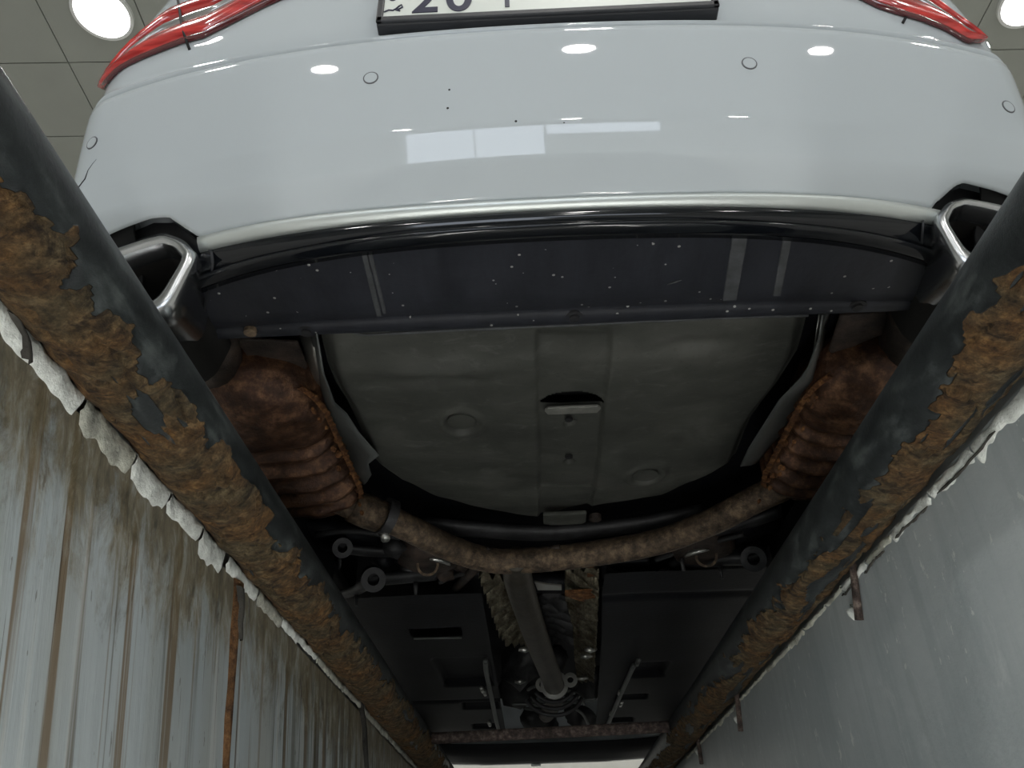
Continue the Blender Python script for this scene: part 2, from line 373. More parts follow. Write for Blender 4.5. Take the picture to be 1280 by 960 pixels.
# ================================================================== EDGE PIPES
TR = .046; TZ = -.03
def edge_pipe(xc, side, label, seed):
    """side -1 left, +1 right. angle 0 faces the lens, positive turns to the inner upper side"""
    t = empty('edge_pipe', (xc, (PY0 + PY1) / 2, TZ), label=label, category='pipe', group='round steel pipes along the pit edges')
    toC = Vector((0 - xc, 0, CZ - TZ)).normalized(); inner = Vector((-toC.z * (1 if side < 0 else -1), 0, toC.x * (1 if side < 0 else -1)))
    if inner.z < 0: inner = -inner
    ys = []; y = PY0
    while y < PY1: ys.append(y); y += .006 if .25 < y < 1.6 else (.010 if 0 < y < 4 else .05)
    ys.append(PY1); SEG = 88; rows = []; att = []
    off = Vector((seed * 7.3, 0, 0))
    for y in ys:
        row = []
        for k in range(SEG):
            a = -math.pi + 2 * math.pi * k / SEG; d = toC * math.cos(a) + inner * math.sin(a)
            deg = math.degrees(a)
            q = Vector((a * TR * 1.0, y, 0))
            bnd = (20 if side < 0 else 10) + 22 * sstep(.8, 2.4, y)
            bnd += 30 * noise.noise(Vector((y * 3.1, seed, 0))) + 22 * noise.noise(Vector((y * 11, seed, 3))) + 22 * noise.noise(Vector((y * 30, deg * .03, seed))) + 16 * noise.noise(Vector((y * 85, deg * .05, seed)))
            if side > 0: bnd -= 10
            c = sstep(bnd + 3, bnd - 3, deg) * sstep(-175, -150, deg)
            pm = noise.noise(Vector((a * 1.6 + seed, y * 5.5, seed * 3))) + .5 * noise.noise(Vector((a * 5, y * 17, seed)))
            c *= sstep(-.62 if side < 0 else -.34, -.48 if side < 0 else -.22, pm)
            h = .0034 * math.floor(3.5 * (noise.noise(q * 16 + off) + .5 * noise.noise(q * 38 + off) + 1)) / 3.5 - .001 + .0022 * noise.fractal(q * 45 + off, .8, 2, 4) + .0018 * abs(noise.noise(q * 120 + off))
            # cracks and lips across the crust
            cr = abs(noise.noise(Vector((a * 1.2, y * 9.0, seed * 2)))); h -= .006 * sstep(.045, 0, cr)
            row.append(Vector((xc, y, TZ)) + d * (TR + c * h)); att.append(c)
        rows.append(row)
    vs, fs = loft(rows, True, True)
    o = raw('pipe_body', vs, fs, 'edge_pipe', t, fix=True)
    at = o.data.attributes.new('crust', 'FLOAT', 'POINT')
    for i, v in enumerate(att): at.data[i].value = v
    return t
pl_ = edge_pipe(-.370, -1, 'rust-crusted black pipe along the streaked left pit wall', 1)
pr_ = edge_pipe(.428, 1, 'rust-patched black pipe along the smooth right pit wall', 2)

# cross bar bridging the pit
b0, b1 = pz(500, 925, TZ + .0), pz(885, 906, TZ)
b0, b1 = b0.lerp(b1, (-.322 - b0.x) / (b1.x - b0.x)), b0.lerp(b1, (.380 - b0.x) / (b1.x - b0.x))
bar = tube('cross_bar', [b0, b0.lerp(b1, .3), b0.lerp(b1, .6), b1], .0165, 'bar_rust', seg=12, jitter=.05,
           label='thin rusty bar bridging the pit between the two pipes', category='bar')

# anchor straps under the right pipe
for (u0, v0, u1, v1, r, hook) in [(1066, 706, 1074, 775, .006, 1), (921, 866, 926, 914, .006, 0), (871, 916, 877, 955, .006, 0)]:
    a = px(u0, v0, PX1 - .006); b = px(u1, v1, PX1 - .006)
    tube('anchor_strap', [a + Vector((-.02, 0, .02)), a, a.lerp(b, .5), b], r, 'bar_rust', wr_, 8, jitter=.15)
    c = px(u1 - (6 if hook else 3), v1 - (8 if hook else 14), PX1 - .004)
    raw('weld_blob', *tubem([c + Vector((0, 0, .012)), c + Vector((-.003, 0, .006)), c, c + Vector((0, 0, -.009))], [.003, .008, .009, .003], 9, jitter=.5), 'plaster', wr_)

# broken plaster along the wall tops: every chip its own piece
def chip(parent, xw, side, y0, y1, zt, zb, mat, th=.012, seed=0, amp=.35, tilt=0):
    n_ = max(8, int((y1 - y0) / .004)); top, bot = [], []
    for k in range(n_ + 1):
        f_ = k / n_; y = y0 + (y1 - y0) * f_; e = min(1, 26 * f_ * (1 - f_) + .55)
        top.append((y, zt + .006 * noise.noise(Vector((y * 40, seed, 0)))))
        d = (zt - zb) * e * (1 + amp * noise.noise(Vector((y * 18, seed, 5))) + amp * .7 * noise.noise(Vector((y * 60, seed, 9))))
        bot.append((y, zt - d))
    rows = []
    for (s_, ins) in ((0, 0), (1, .0), (1.0, .25)):
        pass
    inn = -side
    r0 = [Vector((xw, y, z)) for y, z in top]; r5 = [Vector((xw, y, z)) for y, z in bot]
    mid = []
    for q in (.12, .45, .8):
        mid.append([Vector((xw + inn * th * (.75 + .5 * noise.noise(Vector((y * 45, z2 * 60, seed)))) * (1 if q < .7 else .8), y, z1 + (z2 - z1) * q)) for (y, z1), (_, z2) in zip(top, bot)])
    rows = [r0] + mid + [r5]
    return raw('plaster_chip', *loft(rows), mat, parent, fix=True)
YL = [(.15, .348), (.35, .44), (.442, .60), (.606, .71), (.714, .80), (.804, .90), (.905, .985), (1.0, 1.13), (1.135, 1.26), (1.262, 1.36), (1.362, 1.49), (1.492, 1.60), (1.602, 1.73), (1.735, 1.95), (1.955, 2.3), (2.31, 2.7), (2.71, 3.2)]
for k, (a, b) in enumerate(YL):
    w_ = .030 if b < .45 else (.023 if b < 1.0 else (.018 if b < 1.3 else .010))
    chip(wl_, PX0, -1, a, b, -.066, -.070 - w_ * (1.0 + .2 * math.sin(k * 2.3)), 'plaster' if k % 5 != 3 and k < 11 else 'plaster_dirty', .005, k + 1, .32)
YR = [(.30, .60), (.603, .75), (.753, .86), (.863, .985), (.988, 1.08), (1.083, 1.19), (1.193, 1.27), (1.275, 1.40), (1.403, 1.5), (1.505, 1.68), (1.685, 1.84), (1.845, 2.02), (2.03, 2.3), (2.31, 2.8)]
for k, (a, b) in enumerate(YR):
    w_ = .016 if b < 1.07 else .009
    chip(wr_, PX1, 1, a, b, -.074, -.073 - w_ * (1 + .25 * math.sin(k * 1.7)), 'plaster' if k % 4 and k < 6 else 'plaster_dirty', .004, k + 80, .6)
for k, (a, b) in enumerate([(.45, .62), (.70, .84), (.87, .97), (1.01, 1.09), (1.14, 1.19)]):
    pts = [Vector((PX1 - .004, a + (b - a) * q / 14, -.0885 + .0015 * math.sin(k * 2 + q * .35) + .002 * noise.noise(Vector((q * .45, k, 0))))) for q in range(15)]
    tube('crack', pts, [.0006] + [.0015 + .0012 * noise.noise(Vector((q * 1.3, k, 4))) for q in range(13)] + [.0006], 'mortar_dark', wr_, 6)
# rusty drip trail below the gap in the left chips, and the rusty joint further on
def drip(parent, pts, wd, mat, xw, side, name='rust_drip'):
    rows = []
    for k, (u, v) in enumerate(pts):
        p = px(u, v, xw); ww = wd * (1 - .75 * k / len(pts)) * (1 + .4 * noise.noise(Vector((k * .9, u, 0))))
        rows.append([p + Vector((0, -ww, 0)), p + Vector((-side * .005, -ww * .4, 0)), p + Vector((-side * .006, ww * .3, 0)), p + Vector((0, ww, 0))])
    return raw(name, *loft(rows), mat, parent)
drip(wl_, [(298, 728), (297, 745), (295, 765), (292, 790), (290, 820), (287, 860), (284, 900), (281, 945), (279, 990)], .020, 'drip_rust', PX0, -1)
drip(wl_, [(299, 735), (300, 748), (300, 760), (298, 778), (298, 800)], .013, 'mortar_dark', PX0 + .004, -1)
drip(wl_, [(449, 872), (452, 890), (455, 910), (456, 935), (458, 970), (459, 1000)], .035, 'mortar_dark', PX0, -1)
drip(wl_, [(14, 398), (22, 412), (28, 425), (30, 440), (31, 452)], .012, 'mortar_dark', PX0 + .002, -1)

# ================================================================== THE CAR
XC = .05
car = empty('car', (XC, 2.3, 0), label='white sedan parked over the pit, seen from below its rear bumper', category='car')
TAB = [(.24, .80, .06, .45), (.31, .768, .06, .45), (.325, .7525, .075, .38), (.345, .731, .12, .20), (.36, .7168, .175, .04), (.367, .7138, .175, .04), (.385, .7072, .172, .05), (.40, .7015, .168, .065), (.406, .6996, .166, .07), (.415, .6980, .162, .075),
       (.45, .6915, .155, .095), (.50, .6835, .14, .12), (.545, .6775, .127, .14), (.575, .675, .118, .152), (.580, .6800, .118, .152), (.584, .6850, .118, .152), (.590, .6855, .117, .148), (.597, .680, .115, .145), (.602, .690, .11, .12), (.615, .7035, .105, .105), (.66, .703, .1, .1), (.80, .715, .1, .1), (.95, .74, .1, .1), (1.05, .77, .1, .1), (1.09, .82, .1, .1), (1.10, .90, .09, .08)]
def coef(z):
    if z <= TAB[0][0]: return TAB[0][1:]
    for a, b in zip(TAB, TAB[1:]):
        if z <= b[0]:
            f_ = (z - a[0]) / (b[0] - a[0]); return tuple(p + (q - p) * f_ for p, q in zip(a[1:], b[1:]))
    return TAB[-1][1:]
def corner(z): return (.668, .085) if z < .585 else ((.668 - .010 * sstep(.585, .62, z) - .035 * sstep(.62, 1.05, z)), .085 + .012 * sstep(.585, .62, z))
def plan(s, z):
    """point of the body skin: s runs sideways from the middle round the corner and forward along the flank"""
    a, b, c = coef(z); Xe, R = corner(z); q = abs(s); sg = 1 if s >= 0 else -1
    if q <= Xe: return Vector((XC + s, a + b * s * s + c * s ** 4, z))
    ye = a + b * Xe ** 2 + c * Xe ** 4; sl = 2 * b * Xe + 4 * c * Xe ** 3; a0 = math.atan(sl); a1 = math.radians(84)
    L = R * (a1 - a0)
    cx, cy = Xe - R * math.sin(a0), ye + R * math.cos(a0)
    if q <= Xe + L:
        g = a0 + (q - Xe) / R
        return Vector((XC + sg * (cx + R * math.sin(g)), cy - R * math.cos(g), z))
    e = q - Xe - L; p = Vector((cx + R * math.sin(a1), cy - R * math.cos(a1), 0)) + Vector((math.cos(a1), math.sin(a1), 0)) * e
    return Vector((XC + sg * min(p.x, .80), p.y, z))
def on_body(u, v):
    r = ray(u, v); lo = None; t = .6
    while t < 2.4:
        p = CAM + r * t; X = abs(p.x - XC); a, b, c = coef(p.z); Xe, R = corner(p.z)
        if X < Xe + R * .8:
            xx = min(X, Xe); yy = a + b * xx * xx + c * xx ** 4
            if X > Xe:
                q = Xe; 
                while q < Xe + .14 and abs(plan(q, p.z).x - XC) < X: q += .001
                yy = plan(q, p.z).y; ss = q
            else: ss = X
            if p.y > yy: return p, (ss if p.x > XC else -ss), p.z
        t += .0008
    return None
def body_n(s, z):
    d1 = plan(s + .004, z) - plan(s - .004, z); d2 = plan(s, z + .004) - plan(s, z - .004)
    return d1.cross(d2).normalized()      # points rearwards / outwards
# ---- bumper skin with a cut-out over each exhaust tip
CUTL = [(252, 298), (240, 290), (213, 272), (190, 273), (160, 284), (130, 298), (95, 318)]
CUTR = [(1163, 259), (1172, 250), (1192, 233), (1203, 229), (1240, 238), (1270, 250), (1300, 262)]
def cut_curve(pts):
    o_ = []
    for p in pts:
        h = on_body(*p)
        if h: o_.append((abs(h[1]), h[2]))
    return sorted(o_)
cl, cr_ = cut_curve(CUTL), cut_curve(CUTR)
def zbot(s):
    c = cl if s < 0 else cr_; q = abs(s); z0 = .32
    if q <= c[0][0]: return z0
    for a, b in zip(c, c[1:]):
        if q <= b[0]: return a[1] + (b[1] - a[1]) * (q - a[0]) / max(1e-6, b[0] - a[0])
    return max(z0 - .02, c[-1][1] - (q - c[-1][0]) * .6)
S_ = [-1.25, -1.1, -1.0, -.92, -.86] + [-.82 + .006 * k for k in range(int(.42 / .006))] + [-.40 + .02 * k for k in range(41)] + [.406 + .006 * k for k in range(int(.42 / .006))] + [.86, .92, 1.0, 1.1, 1.25]
zs = [.345, .355, .36, .363, .37, .385, .398, .404, .408, .413, .425, .45, .475, .50, .52, .545, .565, .575, .580, .584, .587, .590, .593, .596, .599, .602]
rows = []
for k, z in enumerate([.32, .326, .335] + zs):
    row = []
    for s in S_:
        zb = zbot(s); zz = z + (zb - .32) * (1 - (z - .32) / .282) ** 3
        row.append(plan(s, zz))
    rows.append(row)
bumper = sheet('rear_bumper', rows, 'paint', car, .004, label='white painted bumper with soft creases')
# ---- boot lid / quarter panel above the bumper
rows = [[plan(s, z) for s in [x * 1.0 for x in S_]] for z in (.604, .608, .615, .63, .66, .70, .75, .80, .87, .95, 1.0, 1.05, 1.07, 1.09, 1.10)]
boot = sheet('boot_lid', rows, 'paint', car, .004, label='white painted boot lid and rear quarters')
# ---- tail lights: red lens, clear upper band, dark lower corner and the boot shut line crossing them
def patch(name, ss, zl, zu, off, mat, parent, nz=5, flat=False):
    rows = []
    for q in range(nz + 1):
        f_ = q / nz; row = []
        for s in ss:
            z = zl(s) + (zu(s) - zl(s)) * f_; n_ = body_n(s, z); e = 1 if flat else (math.sin(math.pi * min(.97, max(.03, f_))) ** .5)
            row.append(plan(s, z) + n_ * off * e)
        rows.append(row)
    return sheet(name, rows, mat, parent, .003)
def interp(tbl):
    tbl = sorted(tbl)
    def f_(q):
        if q <= tbl[0][0]: return tbl[0][1]
        for a, b in zip(tbl, tbl[1:]):
            if q <= b[0]: return a[1] + (b[1] - a[1]) * (q - a[0]) / (b[0] - a[0])
        return tbl[-1][1]
    return f_
for sg, low_px, gap_px in [(-1, [(140, 104), (180, 76), (226, 58), (256, 50), (290, 33), (335, 10), (358, 0)], [(226, 2), (230, 22), (233, 45), (238, 64)]),
                           (1, [(1207, 57), (1180, 41), (1150, 29), (1120, 21), (1096, 13), (1080, 5), (1069, 0)], [(1129, -4), (1131, 12), (1131, 24), (1127, 31)])]:
    tb = []
    for p in low_px:
        h = on_body(*p)
        if h: tb.append((abs(h[1]), h[2] if h[2] > .604 else .606))
    tb.sort(); tip = tb[-1][0] + .03; tb = [(tb[0][0] - .16, tb[0][1] + .05)] + tb + [(tip, tb[-1][1] + .012)]
    zl = interp(tb); s0, s1 = tb[0][0], tip
    ss = [sg * (s0 + (s1 - s0) * k / 40) for k in range(41)]
    def hh(s): f_ = (abs(s) - s0) / (s1 - s0); return .002 + min(1, 4.5 * (1 - f_)) * min(1, f_ * 5)
    L = empty('tail_light', plan(sg * .5, .7), label='red tail light with a clear upper band'); L.parent = car; L.location = plan(sg * .5, .7) - WL[car]
    patch('dark_band', ss, lambda s: zl(abs(s)), lambda s: zl(abs(s)) + .028 * hh(s) * sstep(s1 - .06, s0 + .05, abs(s)) + .001, .010, 'dark_red_lens', L, 3)
    lo2 = lambda s: zl(abs(s)) + .026 * hh(s) * sstep(s1 - .06, s0 + .05, abs(s))
    patch('red_lens', ss, lo2, lambda s: lo2(s) + .066 * hh(s), .014, 'red_lens', L, 6)
    patch('clear_lens', ss, lambda s: lo2(s) + .066 * hh(s), lambda s: lo2(s) + .094 * hh(s), .010, 'clear_lens', L, 4)
    patch('red_lens', ss, lambda s: lo2(s) + .094 * hh(s), lambda s: lo2(s) + .15 * hh(s), .014, 'red_lens', L, 4)
    g = []
    for p in gap_px:
        h = on_body(*p)
        if h: g.append(plan(h[1], max(h[2], .606)) + body_n(h[1], max(h[2], .61)) * (.013 if p[1] < (50 if sg < 0 else 20) else .003))
    if len(g) > 1:
        h = [q for q in (on_body(*p) for p in gap_px) if q][0]
        g = [plan(h[1], h[2] + d_) + body_n(h[1], h[2] + d_) * .013 for d_ in (.16, .12, .08, .04)] + g
        tube('shut_line', g, .0022, 'gap_black', L, 8)
# ---- parking sensors
for (u, v) in [(117, 180), (464, 99), (936, 81), (1259, 135)]:
    h = on_body(u, v)
    if not h: continue
    n_ = body_n(h[1], h[2]); c = plan(h[1], h[2]) + n_ * .002
    d = ring('parking_sensor', c, n_, .0088, .0110, .0012, 'sensor_seam', car, 28)
    disc('sensor_face', c, n_, .0092, .002, 'paint', d, 24)
# ---- scratch on the left corner
sp_ = [on_body(u, v) for u, v in [(93, 248), (100, 236), (108, 225), (112, 214), (117, 206), (122, 200)]]
sp_ = [plan(h[1], h[2]) + body_n(h[1], h[2]) * .0018 for h in sp_ if h]
if len(sp_) > 2: tube('scratch', sp_, [.0006, .0014, .0012, .0008, .0006, .0004][:len(sp_)], 'gap_black', car, 6)
for (u, v, r) in [(562, 114, .0016), (560, 137, .0018), (645, 153, .0018), (705, 155, .001)]:
    h = on_body(u, v); n_ = body_n(h[1], h[2]); disc('stone_chip', plan(h[1], h[2]) + n_ * .0018, n_, r, .001, 'gap_black', car, 8)
# ---- licence plate in its black holder
YP = .688
pa, pb = py(470, 28, YP), py(900, 10, YP)
tilt = math.atan2(pb.z - pa.z, pb.x - pa.x) * .0
pw = pb.x - pa.x; zb_ = (pa.z + pb.z) / 2; xm = (pa.x + pb.x) / 2; ph = .125
plate = empty('license_plate', (xm, YP, zb_)); plate.parent = car; plate.location = Vector((xm, YP, zb_)) - WL[car]
box('holder', (xm - pw / 2, YP + .001, zb_), (xm + pw / 2, YP + .030, zb_ + ph), 'black_plastic', plate, .003)
for lo, hi in [((-pw / 2, -.004, 0), (pw / 2, .002, .012)), ((-pw / 2, -.004, ph - .008), (pw / 2, .002, ph)), ((-pw / 2, -.004, 0), (-pw / 2 + .010, .002, ph)), ((pw / 2 - .010, -.004, 0), (pw / 2, .002, ph))]:
    box('frame_bar', Vector(lo) + Vector((xm, YP, zb_)), Vector(hi) + Vector((xm, YP, zb_)), 'black_plastic', plate, .002)
box('plate_sheet', (xm - pw / 2 + .009, YP - .001, zb_ + .010), (xm + pw / 2 - .009, YP + .001, zb_ + ph - .007), 'plate_white', plate)
def glyph(txt, x, z, size, sx=1.0, shear=0):
    cu = bpy.data.curves.new('plate_character', 'FONT'); cu.body = txt; cu.size = size; cu.extrude = .0006; cu.shear = shear; cu.offset = size * .012
    o = bpy.data.objects.new('tmp', cu); COL.objects.link(o); bpy.context.view_layer.update()
    me = bpy.data.meshes.new_from_object(o.evaluated_get(bpy.context.evaluated_depsgraph_get())); bpy.data.objects.remove(o)
    me.transform(Matrix.Translation((x, YP - .0016, z)) @ Matrix.Rotation(math.pi / 2, 4, 'X') @ Matrix.Diagonal((sx, 1, 1, 1)))
    return link('plate_character', me, 'plate_ink', plate, False)
gz = zb_ + .021
glyph('2', py(514, 10, YP).x, gz, .108, .78); glyph('0', py(556, 5, YP).x, gz, .108, .80)
xg = py(631, 2, YP).x; box('plate_character', (xg, YP - .002, gz + .003), (xg + .007, YP - .001, gz + .065), 'plate_ink', plate)
em = [py(u, v, YP - .0016) for u, v in [(480, 15), (486, 12.5), (491, 13), (495, 11), (499, 7.5), (502, 6), (503, 9), (499, 11), (495, 12.5), (500, 13.5)]]
tube('plate_emblem', em, .0013, 'plate_ink', plate, 6)
c = py(491, 0, YP - .0012); disc('plate_emblem', c + Vector((0, 0, .003)), (0, 1, 0), .0055, .001, 'plate_ink', plate)
# ---- chrome strip, gloss lip, diffuser
def poly(a, b, c, z): return lambda X: Vector((XC + X, a + b * X * X + c * X ** 4, z))
Cc = poly(.7555, .06, .47, .320); Dd = poly(.7620, .136, .296, .3067); Ee = poly(.775, .143, .59, .2824); Ff = poly(.981, 0, 0, .2824)
def span(x0, x1, n=60): return [x0 + (x1 - x0) * k / n for k in range(n + 1)]
xs = span(-.495, .535)
sheet('bumper_gap', [[Cc(x) + Vector((0, .004, .001)) for x in xs], [Cc(x).lerp(Dd(x), .25) + Vector((0, .007, -.0)) for x in xs]], 'gap_black', car, .002)
r_ = []
for f_, o_ in ((.12, .002), (.18, -.004), (.5, -.006), (.86, -.004), (1.0, .004)): r_.append([Cc(x).lerp(Dd(x), f_) + Vector((0, o_, 0)) for x in xs])
sheet('chrome_strip', r_, 'trim_chrome', car, .003, label='bright chrome strip')
r_ = []
for f_, o_, dz in ((0, .002, 0), (.12, -.001, 0), (.35, -.004, 0), (.62, -.006, -.001), (.80, -.005, -.001), (.88, -.003, -.001), (.92, -.007, -.001), (.95, -.010, -.0015), (.98, -.011, -.003), (1.0, -.008, -.0045), (1.01, .002, -.005), (1.02, .016, -.002)):
    xs = span(-.500 - .045 * f_, .535 + .030 * f_); r_.append([Dd(x).lerp(Ee(x), f_) + Vector((0, o_, dz)) for x in xs])
sheet('diffuser_lip', r_, 'gloss_black', car, .003, label='glossy black lip')
xs = span(-.66, .66, 90)
def Fz(x): return .2824 + .012 * sstep(.50, .66, abs(x))
prof = [(0, 0), (.08, .003), (.3, .002), (.6, .002), (.80, .003), (.83, .007), (.86, .002), (.97, .0), (1, .004), (1.02, .02)]
r_ = [[Vector((Ee(x).x, Ee(x).y + (Ff(x).y - Ee(x).y) * f_, Ee(x).z + (Fz(x) - Ee(x).z) * f_ + h_ - .0015)) for x in xs] for f_, h_ in prof]
dif = sheet('diffuser', r_, 'dirty_diffuser', car, .004, label='navy black dusty lower diffuser')
for (u0, v0, u1, v1, w_) in [(926, 292, 912, 376, .0105), (985, 296, 971, 371, .006), (455, 318, 474, 396, .004), (462, 316, 481, 393, .003)]:
    a, b = pz(u0, v0, .2792), pz(u1, v1, .2792); d = Vector((w_, 0, 0))
    prism('diffuser_rib', [a - d, a + d, b + d, b - d], (0, 0, .004), 'dust_rib', dif, .0015)
a, b = pz(834, 356, .2795), pz(852, 350, .2795); tube('scrape', [a, a.lerp(b, .5), b], [.0005, .002, .0005], 'dust_rib', dif, 6)
for (u, v) in [(718, 397), (1072, 384), (383, 415)]:
    c = pz(u, v, .280); disc('bolt', c, (0, 0, 1), .008, .006, 'dark_metal', dif, 12); ring('washer', c + Vector((0, 0, .002)), (0, 0, 1), .009, .014, .003, 'dark_metal', dif, 16)
c = pz(313, 414, .279); disc('bolt', c, (0, 0, 1), .010, .008, 'pipe_rust', dif, 10)
# ---- exhaust tips and the black housings around them
def tip(outer, inner, house, Y0, sl):
    def P(p, d=0):
        r = ray(*p); # plane y = Y0 + sl * |x - XC|
        sgn = 1 if r.x > 0 else -1
        t_ = (Y0 - sl * XC * sgn) / (r.y - sl * r.x * sgn); return CAM + r * t_ + Vector((0, d, 0))
    O = [P(p) for p in outer]; I = [P(p) for p in inner]; n = len(O)
    def rnd(Q, k=3):
        out = Q
        for _ in range(k):
            o2 = []
            for i in range(len(out)):
                a, b = out[i], out[(i + 1) % len(out)]; o2 += [a.lerp(b, .15), a.lerp(b, .85)]
            out = o2
        return out
    O, I = rnd(O, 2), rnd(I, 2); cen = sum(O, Vector()) / len(O)
    t = empty('exhaust_tip', cen, label='satin chrome trapezoid exhaust tip'); t.parent = car; t.location = cen - WL[car]
    mid = [o.lerp(i, .5) + Vector((0, -.006, -.002)) for o, i in zip(O, I)]
    rows = [[cen.lerp(o, .72) + Vector((0, .14, .035)) for o in O], [cen.lerp(o, .9) + Vector((0, .05, .012)) for o in O], [o + Vector((0, .016, 0)) for o in O], [o + Vector((0, .004, 0)) for o in O], [o.lerp(i, .15) + Vector((0, -.003, -.001)) for o, i in zip(O, I)], mid, [o.lerp(i, .85) + Vector((0, -.003, -.001)) for o, i in zip(O, I)], I, [i + Vector((0, .03, 0)) for i in I]]
    raw('tip_ring', *loft(rows, True), 'chrome', t)
    rows = [[i + Vector((0, .028, 0)) for i in I], [cen.lerp(i, .97) + Vector((0, .10, .01)) for i in I], [cen.lerp(i, .9) + Vector((0, .22, .02)) for i in I], [cen.lerp(i, .05) + Vector((0, .22, .02)) for i in I]]
    raw('tip_liner', *loft(rows, True), 'tip_inside', t)
    H = [P(p, .012) for p in house]
    m_ = len(H)
    vs = H + [h.lerp(cen, .10) + Vector((0, .03, 0)) for h in H] + [h.lerp(cen, .5) + Vector((0, .12, 0)) for h in H]
    fs = [(k * m_ + i, k * m_ + (i + 1) % m_, (k + 1) * m_ + (i + 1) % m_, (k + 1) * m_ + i) for k in (0, 1) for i in range(m_ - 1)]
    o = raw('housing', vs, fs, 'black_plastic', t); mm = o.modifiers.new('s', 'SOLIDIFY'); mm.thickness = .003
    return t
tip([(203, 288), (232, 299), (248, 318), (214, 386), (186, 400), (80, 420), (40, 385), (60, 340)],
    [(200, 303), (218, 309), (229, 322), (201, 368), (180, 383), (92, 400), (62, 378), (78, 348)],
    [(264, 318), (262, 306), (250, 297), (214, 271), (188, 271), (130, 296), (60, 326), (10, 345)], .735, .13)
tip([(1207, 246), (1183, 252), (1167, 272), (1196, 328), (1222, 345), (1310, 352), (1350, 318), (1335, 275)],
    [(1209, 255), (1192, 262), (1185, 278), (1206, 310), (1226, 325), (1300, 333), (1328, 310), (1315, 280)],
    [(1156, 280), (1157, 264), (1164, 257), (1192, 230), (1204, 227), (1245, 237), (1310, 255), (1370, 275)], .735, .13)

for sg in (-1, 1):
    sheet('bumper_liner', [[plan(sg * q, z) - body_n(sg * q, z) * .012 for q in (.60, .66, .70, .74, .78, .84, .92, 1.0, 1.1, 1.24)] for z in (.285, .31, .34, .40, .46)], 'gap_black', car, .004)
# ---- dark floor pan over everything
box('floor_pan', (XC - .78, .93, .44), (XC + .78, 4.3, .46), 'under_plastic', car)
for sg in (-1, 1): box('inner_arch', (XC + sg * .60 - .01, 1.0, .34), (XC + sg * .60 + .01, 2.35, .44), 'under_plastic', car)

# ---- spare wheel well panel with pressed shapes
def outline(pts, z): return [pz(u, v, z) for u, v in pts]
WZ = .30
LE = [(397, 417), (402, 440), (408, 464), (418, 490), (433, 512), (450, 545), (461, 577), (490, 602), (537, 622), (585, 634), (622, 641), (672, 649)]
RE = [(1018, 391), (1014, 408), (1009, 425), (1001, 453), (976, 492), (955, 518), (942, 535), (930, 563), (922, 580), (880, 602), (835, 619), (748, 636), (690, 650)]
le = sorted([(p.y, p.x) for p in outline(LE, WZ)]); re_ = sorted([(p.y, p.x) for p in outline(RE, WZ)])
fl, fr = interp(le), interp(re_)
y0, y1 = min(le[0][0], re_[0][0]) - .005, min(le[-1][0], re_[-1][0])
def gauss(p, c, rx, ry): return math.exp(-((p[0] - c[0]) / rx) ** 2 - ((p[1] - c[1]) / ry) ** 2)
slot = pz(714, 508, WZ); h1 = pz(712, 524, WZ); h2 = pz(711, 571, WZ); d1, d2 = pz(577, 522, WZ), pz(806, 586, WZ)
cl0, cl1 = pz(672, 520, WZ).x, pz(752, 515, WZ).x
def well_z(x, y):
    u = (y - y0) / (y1 - y0); z = WZ + .004
    cx = (fl(y) + fr(y)) / 2; hw = max(.02, (fr(y) - fl(y)) / 2); e = abs(x - cx) / hw
    z -= .020 * (1 - min(1, e) ** 4) * sstep(0, .15, u) * sstep(1.05, .8, u)
    z += .020 * sstep(.93, 1.0, e)
    # raised centre channel
    z += .011 * sstep(cl0 - .004, cl0 + .004, x) * sstep(cl1 + .004, cl1 - .004, x) * sstep(.02, .06, u)
    # pocket behind the tow slot
    ex, ey = abs(x - slot.x) / .050, (y - slot.y)
    
    for h in (h1, h2): z += .03 * sstep(1, .7, math.hypot((x - h.x) / .011, (y - h.y) / .009))
    for d in (d1, d2):
        q = math.hypot((x - d.x) / .045, (y - d.y) / .050); z += -.006 * math.exp(-((q - .85) / .16) ** 2) + .006 * sstep(.7, .6, q)
    z += .012 * noise.noise(Vector((x * 4, y * 4, 1))) + .005 * noise.noise(Vector((x * 13, y * 10, 4)))
    z -= .012 * gauss((x, y), (pz(540, 455, WZ).x, pz(540, 455, WZ).y), .09, .022) - .012 * gauss((x, y), (pz(530, 470, WZ).x, pz(530, 470, WZ).y), .09, .02)
    z += .010 * gauss((x, y), (pz(860, 430, WZ).x, pz(860, 430, WZ).y), .06, .015)
    # seams across the rear of the channel
    z += .004 * math.exp(-((y - pz(700, 605, WZ).y) / .006) ** 2) * sstep(cl0 - .02, cl0, x) * sstep(cl1 + .02, cl1, x)
    return z
NX, NY = 230, 170; rows = []
for j in range(NY + 1):
    y = y0 + (y1 - y0) * (j / NY); a, b = fl(y), fr(y)
    rows.append([Vector((a + (b - a) * i / NX, y, well_z(a + (b - a) * i / NX, y))) for i in range(NX + 1)])
vs, fs = loft(rows); ho = pz(715, 509, WZ - .016)
def in_slot(p):
    ex, ey = abs(p.x - ho.x) / .056, (ho.y - p.y); return ex < 1 and -.0 < ey < .042 * (1 - .75 * ex ** 2.2)
fs = [f_ for f_ in fs if not in_slot((vs[f_[0]] + vs[f_[2]]) / 2)]
well = raw('wheel_well_panel', vs, fs, 'underseal', car, fix=False, label='olive grey underseal panel of the spare wheel well')
tb_ = pz(716, 513, WZ)
box('slot_recess', (ho.x - .07, ho.y - .07, WZ + .03), (ho.x + .07, ho.y + .03, WZ + .034), 'gap_black', well)
prism('tow_bracket', [Vector((ho.x + q[0], ho.y + q[1], WZ - .021)) for q in ((-.050, .002), (-.044, -.007), (.046, -.007), (.052, .002), (.046, .016), (-.044, .016))], (0, 0, .006), 'bracket_metal', well, .002)
